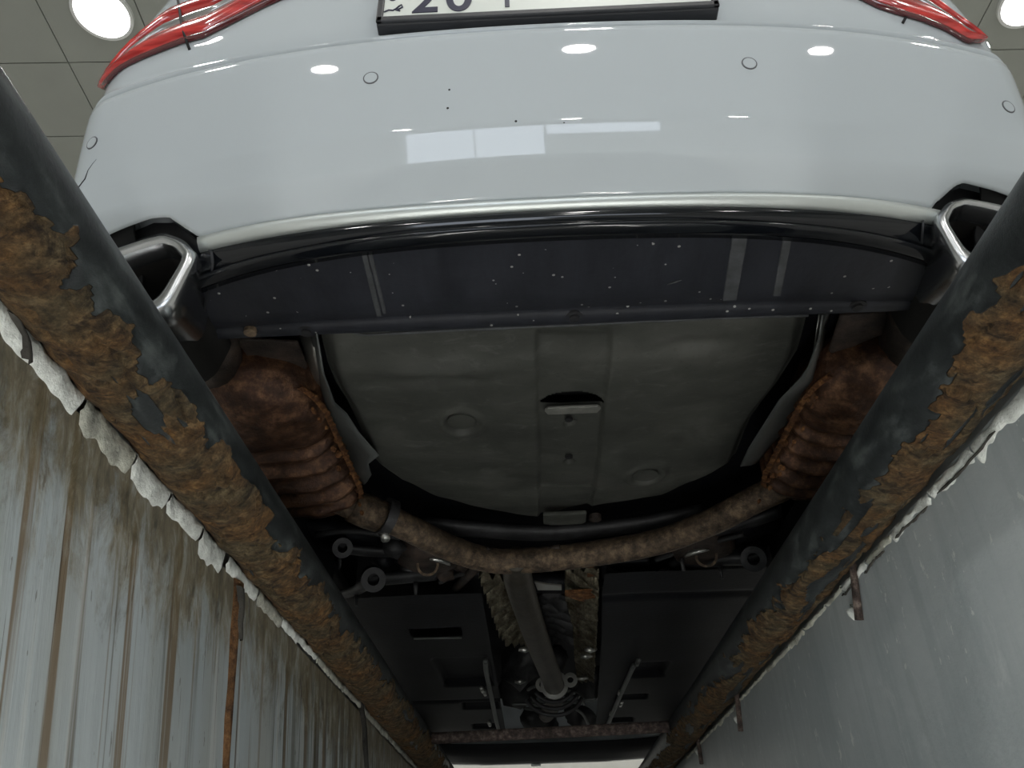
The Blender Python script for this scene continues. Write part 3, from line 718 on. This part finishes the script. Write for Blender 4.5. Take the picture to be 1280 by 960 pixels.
for (u, v) in [(711, 524), (711, 571)]:
    c = pz(u, v, WZ - .016); disc('drain_hole', c, (0, 0, 1), .0075, .004, 'gap_black', well, 14)
for d in (d1, d2):
    z = well_z(d.x, d.y); disc('drain_plug', (d.x, d.y, z - .003), (0, 0, 1), .026, .006, 'underseal', well, 28)
# pale lip of the panel at the diffuser
a = [pz(u, v, .285) for u, v in [(438, 414), (452, 418), (470, 418), (560, 413), (720, 406), (860, 399), (1010, 394)]]
tube('panel_lip', smoothpath(a, 6), .0026, 'dust_rib', well, 6, jitter=.6)
# bracket at the front of the panel
a = pz(706, 650, .285); prism('jack_bracket', [a + Vector(q) for q in ((-.05, -.03, 0), (-.05, .02, 0), (-.03, .03, 0), (.04, .03, 0), (.05, .02, 0), (.05, -.03, 0))], (0, 0, .01), 'underseal', well, .003)
c = pz(744, 647, .285); disc('bolt', c, (0, 0, 1), .014, .012, 'dull_brown', well, 12)

# ---- torn heat shield flaps beside the panel
def flap(pts, z0, z1, mat, name='heat_shield'):
    rows = []
    for k, ((u0, v0), (u1, v1)) in enumerate(pts):
        a, b = pz(u0, v0, z0), pz(u1, v1, z1); rows.append([a.lerp(b, f_) + Vector((0, 0, .008 * math.sin(f_ * 3 + k * 1.3))) for f_ in (0, .25, .5, .75, 1)])
    return sheet(name, rows, mat, car, .0025)
flap([((389, 420), (396, 418)), ((394, 455), (405, 462)), ((400, 490), (418, 500)), ((402, 505), (433, 520)), ((408, 530), (448, 545)), ((412, 550), (462, 556)), ((422, 572), (474, 565)), ((436, 588), (460, 578)), ((455, 602), (464, 597))], .335, .275, 'sheet_metal')
flap([((1036, 392), (1028, 395)), ((1030, 410), (1022, 420)), ((1024, 440), (1010, 455)), ((1016, 470), (1002, 475)), ((1008, 490), (975, 505)), ((1000, 515), (955, 530)), ((985, 540), (935, 556)), ((960, 562), (932, 566)), ((948, 572), (926, 586))], .335, .275, 'sheet_metal')
flap([((375, 420), (392, 418)), ((380, 445), (396, 440)), ((385, 470), (400, 466)), ((388, 490), (405, 500))], .36, .33, 'alu')
flap([((1038, 390), (1024, 394)), ((1034, 410), (1018, 420)), ((1028, 440), (1014, 450)), ((1018, 480), (1006, 490))], .37, .34, 'alu')

# ---- mufflers: ribbed oval drums with a crusted seam
def muffler(p0, p1, z0, z1, rw, rh, sd, ribs=6):
    A, B = pz(*p0, z0), pz(*p1, z1); ax = (B - A).normalized(); side = ax.cross(Vector((0, 0, 1))).normalized(); upv = side.cross(ax); L = (B - A).length
    n_ = 90; rows = []
    for k in range(n_ + 1):
        f_ = k / n_; c = A + ax * L * f_; e = min(1, (1 - abs(2 * f_ - 1) ** 5) ** .5 + .02) if 0 < f_ < 1 else .25
        rb = 0
        if f_ > .30: rb = .020 * (1 - (math.cos((f_ - .30) / .66 * ribs * 2 * math.pi) * .5 + .5) ** 1.6) * sstep(.30, .40, f_) * sstep(.99, .93, f_)
        row = []
        for q in range(56):
            a = 2 * math.pi * q / 56; ca, sa = math.cos(a), math.sin(a)
            ex = abs(ca) ** .75 * (1 if ca > 0 else -1); ey = abs(sa) ** .75 * (1 if sa > 0 else -1)
            p = c + side * ex * (rw * e - rb) + upv * ey * (rh * e - rb)
            p += (side * ex + upv * ey) * (.004 * noise.noise(p * 22) + .0022 * noise.noise(p * 60))
            row.append(p)
        rows.append(row)
    m = raw('muffler', *loft(rows, True, True), 'muffler_rust', car, label='rust-brown ribbed muffler')
    # seam flange on the inner side, eaten by rust
    r2 = []
    for k in range(70):
        f_ = .08 + .88 * k / 69; c = A + ax * L * f_; e = min(1, (1 - abs(2 * f_ - 1) ** 5) ** .5 + .02)
        w_ = .010 + .007 * noise.noise(Vector((k * .7, sd, 0))) ; p = c - side * sd * (rw * e - .004) - upv * .030
        r2.append([p + upv * .006, p - side * sd * w_ - upv * (.004 + .004 * noise.noise(Vector((k, 2, sd)))), p - upv * .008])
    raw('seam_flange', *loft(r2), 'hot_rust', m)
    r3 = random.Random(5 + sd)
    for k in range(26):
        f_ = .1 + .85 * r3.random(); c = A + ax * L * f_ - side * sd * (rw * (.93 + .05 * r3.random())) - upv * (.022 + .05 * r3.random()); s_ = .004 + .006 * r3.random()
        raw('rust_flake', *tubem([c - ax * s_, c + upv * s_ * .4 * r3.uniform(-1, 1), c + ax * s_ * 1.2], [s_ * .3, s_ * r3.uniform(.5, .8), s_ * .2], 6, jitter=.8), 'hot_rust', m, smooth=False)
    return A, B, ax
side_ref = {}
muffler((298, 448), (398, 628), .335, .325, .125, .082, -1)
muffler((1112, 430), (1005, 606), .335, .325, .125, .082, 1)
# brown plates and hanger tubes above the mufflers
for pts, z in [([(293, 424), (372, 428), (384, 458), (380, 470), (345, 452), (310, 447)], .34), ([(1050, 395), (1108, 390), (1112, 415), (1075, 430), (1046, 446), (1036, 440)], .34)]:
    prism('heat_plate', [pz(u, v, z) for u, v in pts], (0, 0, .006), 'dull_brown', car, .002)
tube('inlet_pipe', [pz(262, 415, .33), pz(268, 440, .33), pz(276, 470, .335)], [.045, .043, .045], 'dull_brown', car, 18)
tube('inlet_pipe', [pz(1150, 385, .33), pz(1135, 420, .335), pz(1120, 450, .335)], [.045, .043, .045], 'dull_brown', car, 18)
a = pz(225, 412, .30); raw('bumper_bracket', *tubem([a + Vector((-.06, 0, .01)), a + Vector((-.02, .005, 0)), a + Vector((.012, .01, .01))], [.028, .032, .02], 10, .7, jitter=.2), 'dull_brown', car)

# ---- Y pipe
PZh = .255
yj = pz(645, 700, PZh)
tube('exhaust_pipe', smoothpath([pz(418, 622, .30), pz(450, 636, .285), pz(500, 655, .27), pz(560, 684, .258), pz(610, 700, PZh), yj + Vector((.01, .01, 0))], 8), .031, 'pipe_rust', car, 20, jitter=.05, label='rusty left branch of the exhaust')
tube('exhaust_pipe', smoothpath([pz(985, 606, .30), pz(940, 626, .285), pz(890, 652, .27), pz(820, 678, .262), pz(740, 692, .257), pz(690, 698, PZh), yj + Vector((-.01, .01, 0))], 8), .031, 'pipe_rust', car, 20, jitter=.05, label='rusty right branch of the exhaust')
tube('exhaust_pipe', smoothpath([yj + Vector((0, -.01, 0)), pz(648, 725, .25), pz(660, 765, .243), pz(676, 812, .24), pz(690, 848, .24), pz(693, 862, .24)], 6), [.032] * 4 + [.038] * 27, 'pipe_dull', car, 20, label='long dull centre exhaust pipe')
# sleeve, clamp and joint plate
a, b = pz(440, 632, .287), pz(478, 647, .275); tube('pipe_sleeve', [a, a.lerp(b, .5), b], [.036, .038, .036], 'pipe_rust', car, 20)
cpt = pz(484, 646, .272); d_ = (b - a).normalized(); cl_ = ring('pipe_clamp', cpt, d_, .033, .042, .022, 'dark_metal', car, 26)
raw('clamp_lug', *tubem([cpt + Vector((-.005, .005, -.035)), cpt + Vector((.0, .0, -.055))], [.012, .01], 8), 'alu', cl_)
raw('clamp_lug', *tubem([cpt + Vector((-.03, .0, .03)), cpt + Vector((-.045, -.0, .055))], [.010, .008], 8), 'dark_metal', cl_)
a = [pz(u, v, .272) for u, v in [(606, 686), (640, 694), (700, 684)]]; tube('joint_plate', smoothpath(a, 5), .008, 'dull_brown', car, 8)

# ---- flange with two lugs at the far end of the centre pipe
fc = pz(693, 856, .24); fa = (pz(693, 862, .24) - pz(676, 812, .24)).normalized()
fl_ = ring('pipe_flange', fc, fa, .038, .052, .014, 'alu', car, 28)
for u, v in [(678, 856), (713, 850)]:
    c = pz(u, v, .25); ring('flange_lug', c, fa, .012, .026, .014, 'alu', fl_, 18)
for k, (r0, dy) in enumerate([(.075, .06), (.095, .10), (.115, .14)]):
    pts = [fc + Vector((math.cos(q) * r0, dy, math.sin(q) * r0 * .8 + .01)) for q in [math.radians(200 + 14 * i) for i in range(11)]]
    tube('bellows_rib', pts, .008, 'dark_metal', car, 8)
tube('exhaust_pipe', smoothpath([fc + Vector((0, .02, 0)), fc + Vector((.0, .3, .0)), fc + Vector((-.03, .7, .03))], 6), .034, 'dull_brown', car, 16)

# ---- transmission tunnel: crinkled foil on both flanks
def foil(pts, mat, amp, sc_, z0, z1):
    rows = []
    for k, ((u0, v0), (u1, v1)) in enumerate(pts):
        a, b = pz(u0, v0, z0), pz(u1, v1, z1); rows.append((a, b))
    R2 = []
    for k in range(len(rows) - 1):
        for j in range(30):
            f_ = j / 30; a = rows[k][0].lerp(rows[k + 1][0], f_); b = rows[k][1].lerp(rows[k + 1][1], f_); R2.append([a.lerp(b, q / 12) for q in range(13)])
    R2.append([rows[-1][0].lerp(rows[-1][1], q / 12) for q in range(13)])
    for r in R2:
        for p in r: p.z += amp * .5 * (noise.noise(Vector((p.x * sc_, p.y * sc_ * .8, 0)))) + amp * .55 * math.sin(p.y * 95 + 2 * noise.noise(p * 9))
    return sheet('tunnel_foil', R2, mat, car, .002)
n = NT('foil'); f = n.noise(40, 5, .7); n.set(Base_Color=n.ramp(f, [(.35, (.06, .045, .028)), (.55, (.19, .17, .12)), (.75, (.42, .40, .31))]), Roughness=.4, Metallic=.6); n.bump(n.noise(60, 5), .7, .008); MATS['foil'] = n.m
foil([((598, 715), (648, 720)), ((610, 750), (656, 750)), ((622, 785), (662, 785)), ((632, 802), (664, 805))], 'foil', .030, 22, .26, .32)
foil([((748, 705), (706, 712)), ((748, 740), (706, 742)), ((746, 780), (716, 780)), ((744, 820), (718, 822)), ((742, 850), (722, 850))], 'foil', .030, 22, .26, .32)
foil([((672, 738), (712, 738)), ((678, 765), (716, 765)), ((690, 800), (722, 800))], 'dark_metal', .035, 30, .36, .33)
a = pz(690, 735, .265); prism('tunnel_bracket', [pz(u, v, .265) for u, v in [(668, 728), (684, 731), (702, 733), (702, 738), (672, 738)]], (0, 0, .006), 'alu', car, .001)
prism('tunnel_bracket', [pz(u, v, .262) for u, v in [(706, 740), (744, 738), (744, 752), (725, 752), (706, 745)]], (0, 0, .006), 'hot_rust', car, .001)
# engine bay lumps behind the flange
eng = [((640, 838), (668, 812), .10), ((655, 870), (640, 850), .09), ((735, 862), (742, 840), .08), ((660, 895), (690, 905), .08), ((715, 890), (738, 900), .08), ((690, 825), (705, 815), .06)]
for (p, q, r) in eng:
    a, b = pz(*p, .33), pz(*q, .35); tube('gearbox_lump', [a, a.lerp(b, .3) + Vector((0, 0, -.01)), a.lerp(b, .7), b], [r * .5, r * .75, r * .7, r * .4], 'dark_metal', car, 12, jitter=.6)
for p in [(656, 812), (650, 852), (728, 848), (738, 812), (733, 820)]:
    c = pz(*p, .255); raw('gearbox_clip', *tubem([c + Vector((-.02, 0, 0)), c, c + Vector((.02, .01, .005))], [.006, .010, .006], 8, jitter=.5), 'alu', car)
tube('brake_line', smoothpath([pz(640, 880, .25), pz(690, 880, .245), pz(745, 873, .25)], 6), .006, 'sheet_metal', car, 8)
for k, pts in enumerate([[(660, 862), (668, 858), (680, 858)], [(705, 862), (722, 868), (730, 880)], [(655, 885), (680, 888), (700, 884)], [(715, 884), (728, 892), (735, 905)]]):
    tube('hose', smoothpath([pz(u, v, .27) for u, v in pts], 6), .007, 'sheet_metal', car, 8)

# ---- undertrays with a slot and pressed pockets
def tray(name, xa, xb, ya, yb, zf, mat, label):
    nx, ny = 90, 200; rows = []
    for j in range(ny + 1):
        y = ya + (yb - ya) * j / ny; a = xa(y) if callable(xa) else xa; b = xb(y) if callable(xb) else xb
        rows.append([Vector((a + (b - a) * i / nx, y, zf(a + (b - a) * i / nx, y))) for i in range(nx + 1)])
    vs, fs = loft(rows)
    def cut(p): return P1[0] < p.x < P1[1] and min(P1[2:]) < p.y < max(P1[2:])
    fs = [f_ for f_ in fs if not cut((vs[f_[0]] + vs[f_[2]]) / 2)]
    return raw(name, vs, fs, mat, car, fix=False, label=label)
UZ = .245
def pocket(u0, v0, u1, v1):
    a, b = pz(u0, v1, UZ), pz(u1, v0, UZ); return (a.x, b.x, b.y, a.y)
def inrect(x, y, r, e=.006): return sstep(r[0] - e, r[0] + e, x) * sstep(r[1] + e, r[1] - e, x) * sstep(min(r[2:]) - e * 3, min(r[2:]) + e * 3, y) * sstep(max(r[2:]) + e * 3, max(r[2:]) - e * 3, y)
P1 = pocket(515, 784, 577, 796); P2 = pocket(556, 823, 608, 858); P3 = pocket(580, 878, 622, 886); P4 = pocket(592, 905, 622, 911)
P5 = pocket(788, 828, 838, 846); P6 = pocket(770, 868, 810, 874); P7 = pocket(766, 897, 792, 902)
ya, yb = pz(600, 742, UZ).y, pz(690, 921, UZ).y
def ztl(x, y):
    z = UZ + .004 * noise.noise(Vector((x * 5, y * 3, 0)))
    for p, d in ((P2, .025), (P3, .05), (P4, .05)): z += d * inrect(x, y, p)
    z += .01 * math.exp(-((y - pz(560, 877, UZ).y) / .02) ** 2)
    return z
def ztr(x, y):
    z = UZ + .004 * noise.noise(Vector((x * 5, y * 3, 7)))
    for p, d in ((P5, .02), (P6, .05), (P7, .05)): z += d * inrect(x, y, p)
    z += .008 * math.exp(-((y - pz(830, 745, UZ).y) / .02) ** 2)
    return z
xl = interp([(ya, pz(602, 742, UZ).x), (pz(612, 800, UZ).y, pz(612, 800, UZ).x), (yb, pz(632, 915, UZ).x)])
xr = interp([(ya, pz(752, 742, UZ).x), (pz(752, 800, UZ).y, pz(752, 800, UZ).x), (yb, pz(745, 915, UZ).x)])
tray('undertray', XC - .74, xl, ya, yb, ztl, 'under_plastic', 'black plastic undertray left of the exhaust pipe')
tray('undertray', xr, XC + .74, ya - .12, yb, ztr, 'under_plastic', 'black plastic undertray right of the exhaust pipe')
a, b = pz(517, 798, .243), pz(577, 797, .243); tube('slot_lip', [a, a.lerp(b, .5), b], .004, 'sheet_metal', car, 6)
for pts in ([(607, 826), (608, 840), (614, 870), (620, 900), (625, 918)], [(792, 832), (786, 845), (774, 872), (762, 900), (756, 914)]):
    tube('fuel_line', smoothpath([pz(u, v, .235) for u, v in pts], 6), .009, 'sheet_metal', car, 8)
for (u, v) in [(603, 862), (612, 905), (797, 828), (775, 866), (764, 893), (776, 880), (606, 866)]:
    c = pz(u, v, .238); raw('line_clip', *tubem([c + Vector((0, -.03, 0)), c + Vector((0, .03, 0))], [.010, .008], 6), 'alu' if v > 850 else 'sheet_metal', car)

# ---- rear suspension: beams and arms with bushed ends
tube('subframe_beam', smoothpath([pz(520, 655, .33), pz(600, 662, .33), pz(690, 666, .33), pz(800, 655, .33), pz(880, 640, .33)], 6), .030, 'dark_metal', car, 12, .6)
tube('subframe_beam', smoothpath([pz(330, 655, .33), pz(420, 668, .33), pz(540, 700, .34), pz(700, 730, .35), pz(860, 690, .34), pz(960, 650, .33)], 6), .045, 'under_plastic', car, 12, .6)
def arm(pts, r, rings, mat='dark_metal'):
    o = tube('control_arm', smoothpath([pz(u, v, z) for u, v, z in pts], 5), r, mat, car, 12, .55)
    for (u, v, z, ro) in rings:
        c = pz(u, v, z); ring('bushing', c, (ray(u, v) + Vector((0, -.3, 0))), ro * .48, ro, .05, mat, o, 24)
        disc('bushing_core', c + Vector((0, .01, .015)), ray(u, v), ro * .5, .02, 'rubber', o, 16)
    return o
arm([(420, 745, .26), (445, 738, .25), (466, 726, .25), (500, 722, .26), (545, 718, .28)], [.020] * 8 + [.027] * 13, [(466, 723, .245, .031)])
arm([(405, 682, .30), (430, 686, .28), (470, 690, .28), (520, 690, .29)], .020, [(427, 683, .27, .024)])
arm([(955, 692, .26), (940, 699, .25), (905, 700, .26), (860, 708, .28)], .024, [(943, 697, .245, .031)])
arm([(975, 640, .30), (940, 652, .29), (895, 664, .29)], .022, [])
# brown spring seats under the arms
for (u, v, s) in [(536, 703, -1), (880, 692, 1)]:
    c = pz(u, v, .27); ax_ = ray(u, v)
    o = raw('spring_seat', *tubem([c + Vector((0, 0, -.012)), c, c + Vector((0, .0, .03)), c + Vector((0, .02, .07))], [.05, .075, .085, .06], 20, jitter=.1), 'dull_brown', car)
    ring('seat_ring', c + Vector((.0, -.02, -.014)), ax_, .022, .028, .01, 'pipe_rust', o, 20)
    pts = [c + Vector((math.cos(q) * .055 + .02 * 0, math.sin(q) * .055, -.012)) for q in [math.radians((-80 if s < 0 else 200) + 12 * i) for i in range(7)]]
    tube('seat_lip', pts, [.003, .006, .007, .007, .006, .005, .002], 'alu', o, 8)
rc = random.Random(11)
for (u, v, z, r, m_) in [(492, 684, .29, .030, 'dark_metal'), (510, 712, .28, .022, 'dark_metal'), (478, 700, .31, .030, 'under_plastic'), (556, 716, .28, .028, 'dull_brown'), (574, 704, .30, .024, 'dull_brown'),
                         (865, 690, .29, .026, 'dull_brown'), (902, 676, .30, .030, 'dull_brown'), (918, 690, .31, .026, 'dark_metal'), (845, 706, .29, .020, 'dark_metal'), (930, 660, .32, .032, 'under_plastic'), (400, 700, .32, .035, 'under_plastic')]:
    c = pz(u, v, z); d = Vector((rc.uniform(-.03, .03), rc.uniform(-.02, .05), rc.uniform(-.01, .02)))
    tube('suspension_bracket', [c - d, c - d * .4, c + d * .5, c + d], [r * .5, r, r * .9, r * .45], m_, car, 10, .8, jitter=.5)
for (u, v, z) in [(425, 695, .265), (446, 742, .245), (520, 728, .25), (900, 708, .25), (852, 698, .26)]:
    c = pz(u, v, z); tube('hanger_bolt', [c, c + Vector((0, 0, -.012)), c + Vector((.001, .002, -.032))], [.007, .0055, .004], 'dark_metal', car, 8)
for pts in ([(395, 668), (440, 664), (500, 672)], [(550, 728), (575, 718), (600, 716)], [(820, 700), (860, 686), (930, 668)], [(760, 712), (790, 722), (830, 714)]):
    tube('brake_hose', smoothpath([pz(u, v, .275) for u, v in pts], 6), .007, 'rubber', car, 8)
tube('tie_rod', [pz(570, 735, .27), pz(590, 715, .27), pz(606, 700, .28)], .012, 'dull_brown', car, 10)
for pts in ([(752, 706), (752, 724), (790, 726), (812, 716), (812, 702)],):
    prism('fuel_tank_edge', [pz(u, v, .29) for u, v in pts], (0, 0, .05), 'under_plastic', car, .006)
prism('tunnel_post', [pz(u, v, .275) for u, v in [(733, 700), (745, 699), (746, 740), (735, 741)]], (0, 0, .01), 'hot_rust', car, .002)
raw('hanger_bolt', *tubem([pz(828, 716, .26), pz(830, 720, .255)], [.014, .006], 8), 'alu', car)

# ---- front lip, sides, cabin and wheels: the rest of the car around the view
yL = pz(690, 954, .19).y
xs = span(-.74, .74, 40)
def frow(dy, z): return [Vector((XC + x, yL + dy - .25 * (x / .74) ** 4, z)) for x in xs]
sheet('front_bumper', [frow(-.30, .25), frow(-.12, .205), frow(-.04, .195), frow(0, .19), frow(.03, .20), frow(.05, .26), frow(.06, .40), frow(.04, .55), frow(-.02, .66), frow(-.25, .72)], 'paint', car, .004)
sheet('front_splitter', [frow(-.34, .238), frow(-.2, .20), frow(-.11, .188), frow(-.06, .186)], 'under_plastic', car, .004)
box('tow_cover', (pz(664, 956, .19).x, yL - .02, .180), (pz(676, 956, .19).x, yL + .02, .188), 'trim_chrome', car, .002)
def arch(yc, r, n=14): return [(yc + r * math.cos(math.pi * k / n), .30 + r * math.sin(math.pi * k / n)) for k in range(n, -1, -1)]
YRr, YFr = 1.72, yL - .72
side_poly = [(1.15, 1.02), (1.15, .28)] + [(1.34, .26)] + arch(YRr, .36) + [(2.12, .22), (YFr - .40, .22)] + arch(YFr, .36) + [(YFr + .42, .24), (yL - .12, .45), (yL - .2, .72), (3.2, .95), (2.2, 1.0)]
for sg in (-1, 1):
    prism('side_panel', [(XC + sg * .795, y, z) for y, z in side_poly], (sg * .01, 0, 0), 'paint', car)
cab = []
for (y, hw, z) in [(1.02, .62, 1.09), (1.25, .66, 1.13), (1.75, .60, 1.42), (2.2, .58, 1.48), (2.8, .58, 1.45), (3.35, .66, 1.05), (3.6, .72, .98), (yL - .2, .70, .74)]:
    cab.append([Vector((XC - .79, y, .98 if y < 3.3 else min(.95, z - .02))), Vector((XC - hw - .05, y, (z + 1.0) / 2 if z > 1.15 else z - .03)), Vector((XC - hw, y, z - .03)), Vector((XC, y, z)), Vector((XC + hw, y, z - .03)), Vector((XC + hw + .05, y, (z + 1.0) / 2 if z > 1.15 else z - .03)), Vector((XC + .79, y, .98 if y < 3.3 else min(.95, z - .02)))])
sheet('roof_shell', cab, 'paint', car, .01)
for yc in (YRr, YFr):
    for sg in (-1, 1):
        x = XC + sg * .68; wv = []
        prof = [(.0, -.09), (.19, -.09), (.22, -.11), (.30, -.105), (.318, -.08), (.318, .08), (.30, .105), (.22, .11), (.19, .06), (.0, .06)]
        rows = [[Vector((x + sg * h, yc + math.cos(a) * r, .32 + math.sin(a) * r)) for r, h in prof] for a in [2 * math.pi * k / 40 for k in range(40)]]
        wh = raw('wheel', *loft(rows + [rows[0]]), 'rubber', car)
        disc('rim', (x + sg * .07, yc, .32), (1, 0, 0), .20, .05, 'rim', wh, 30)
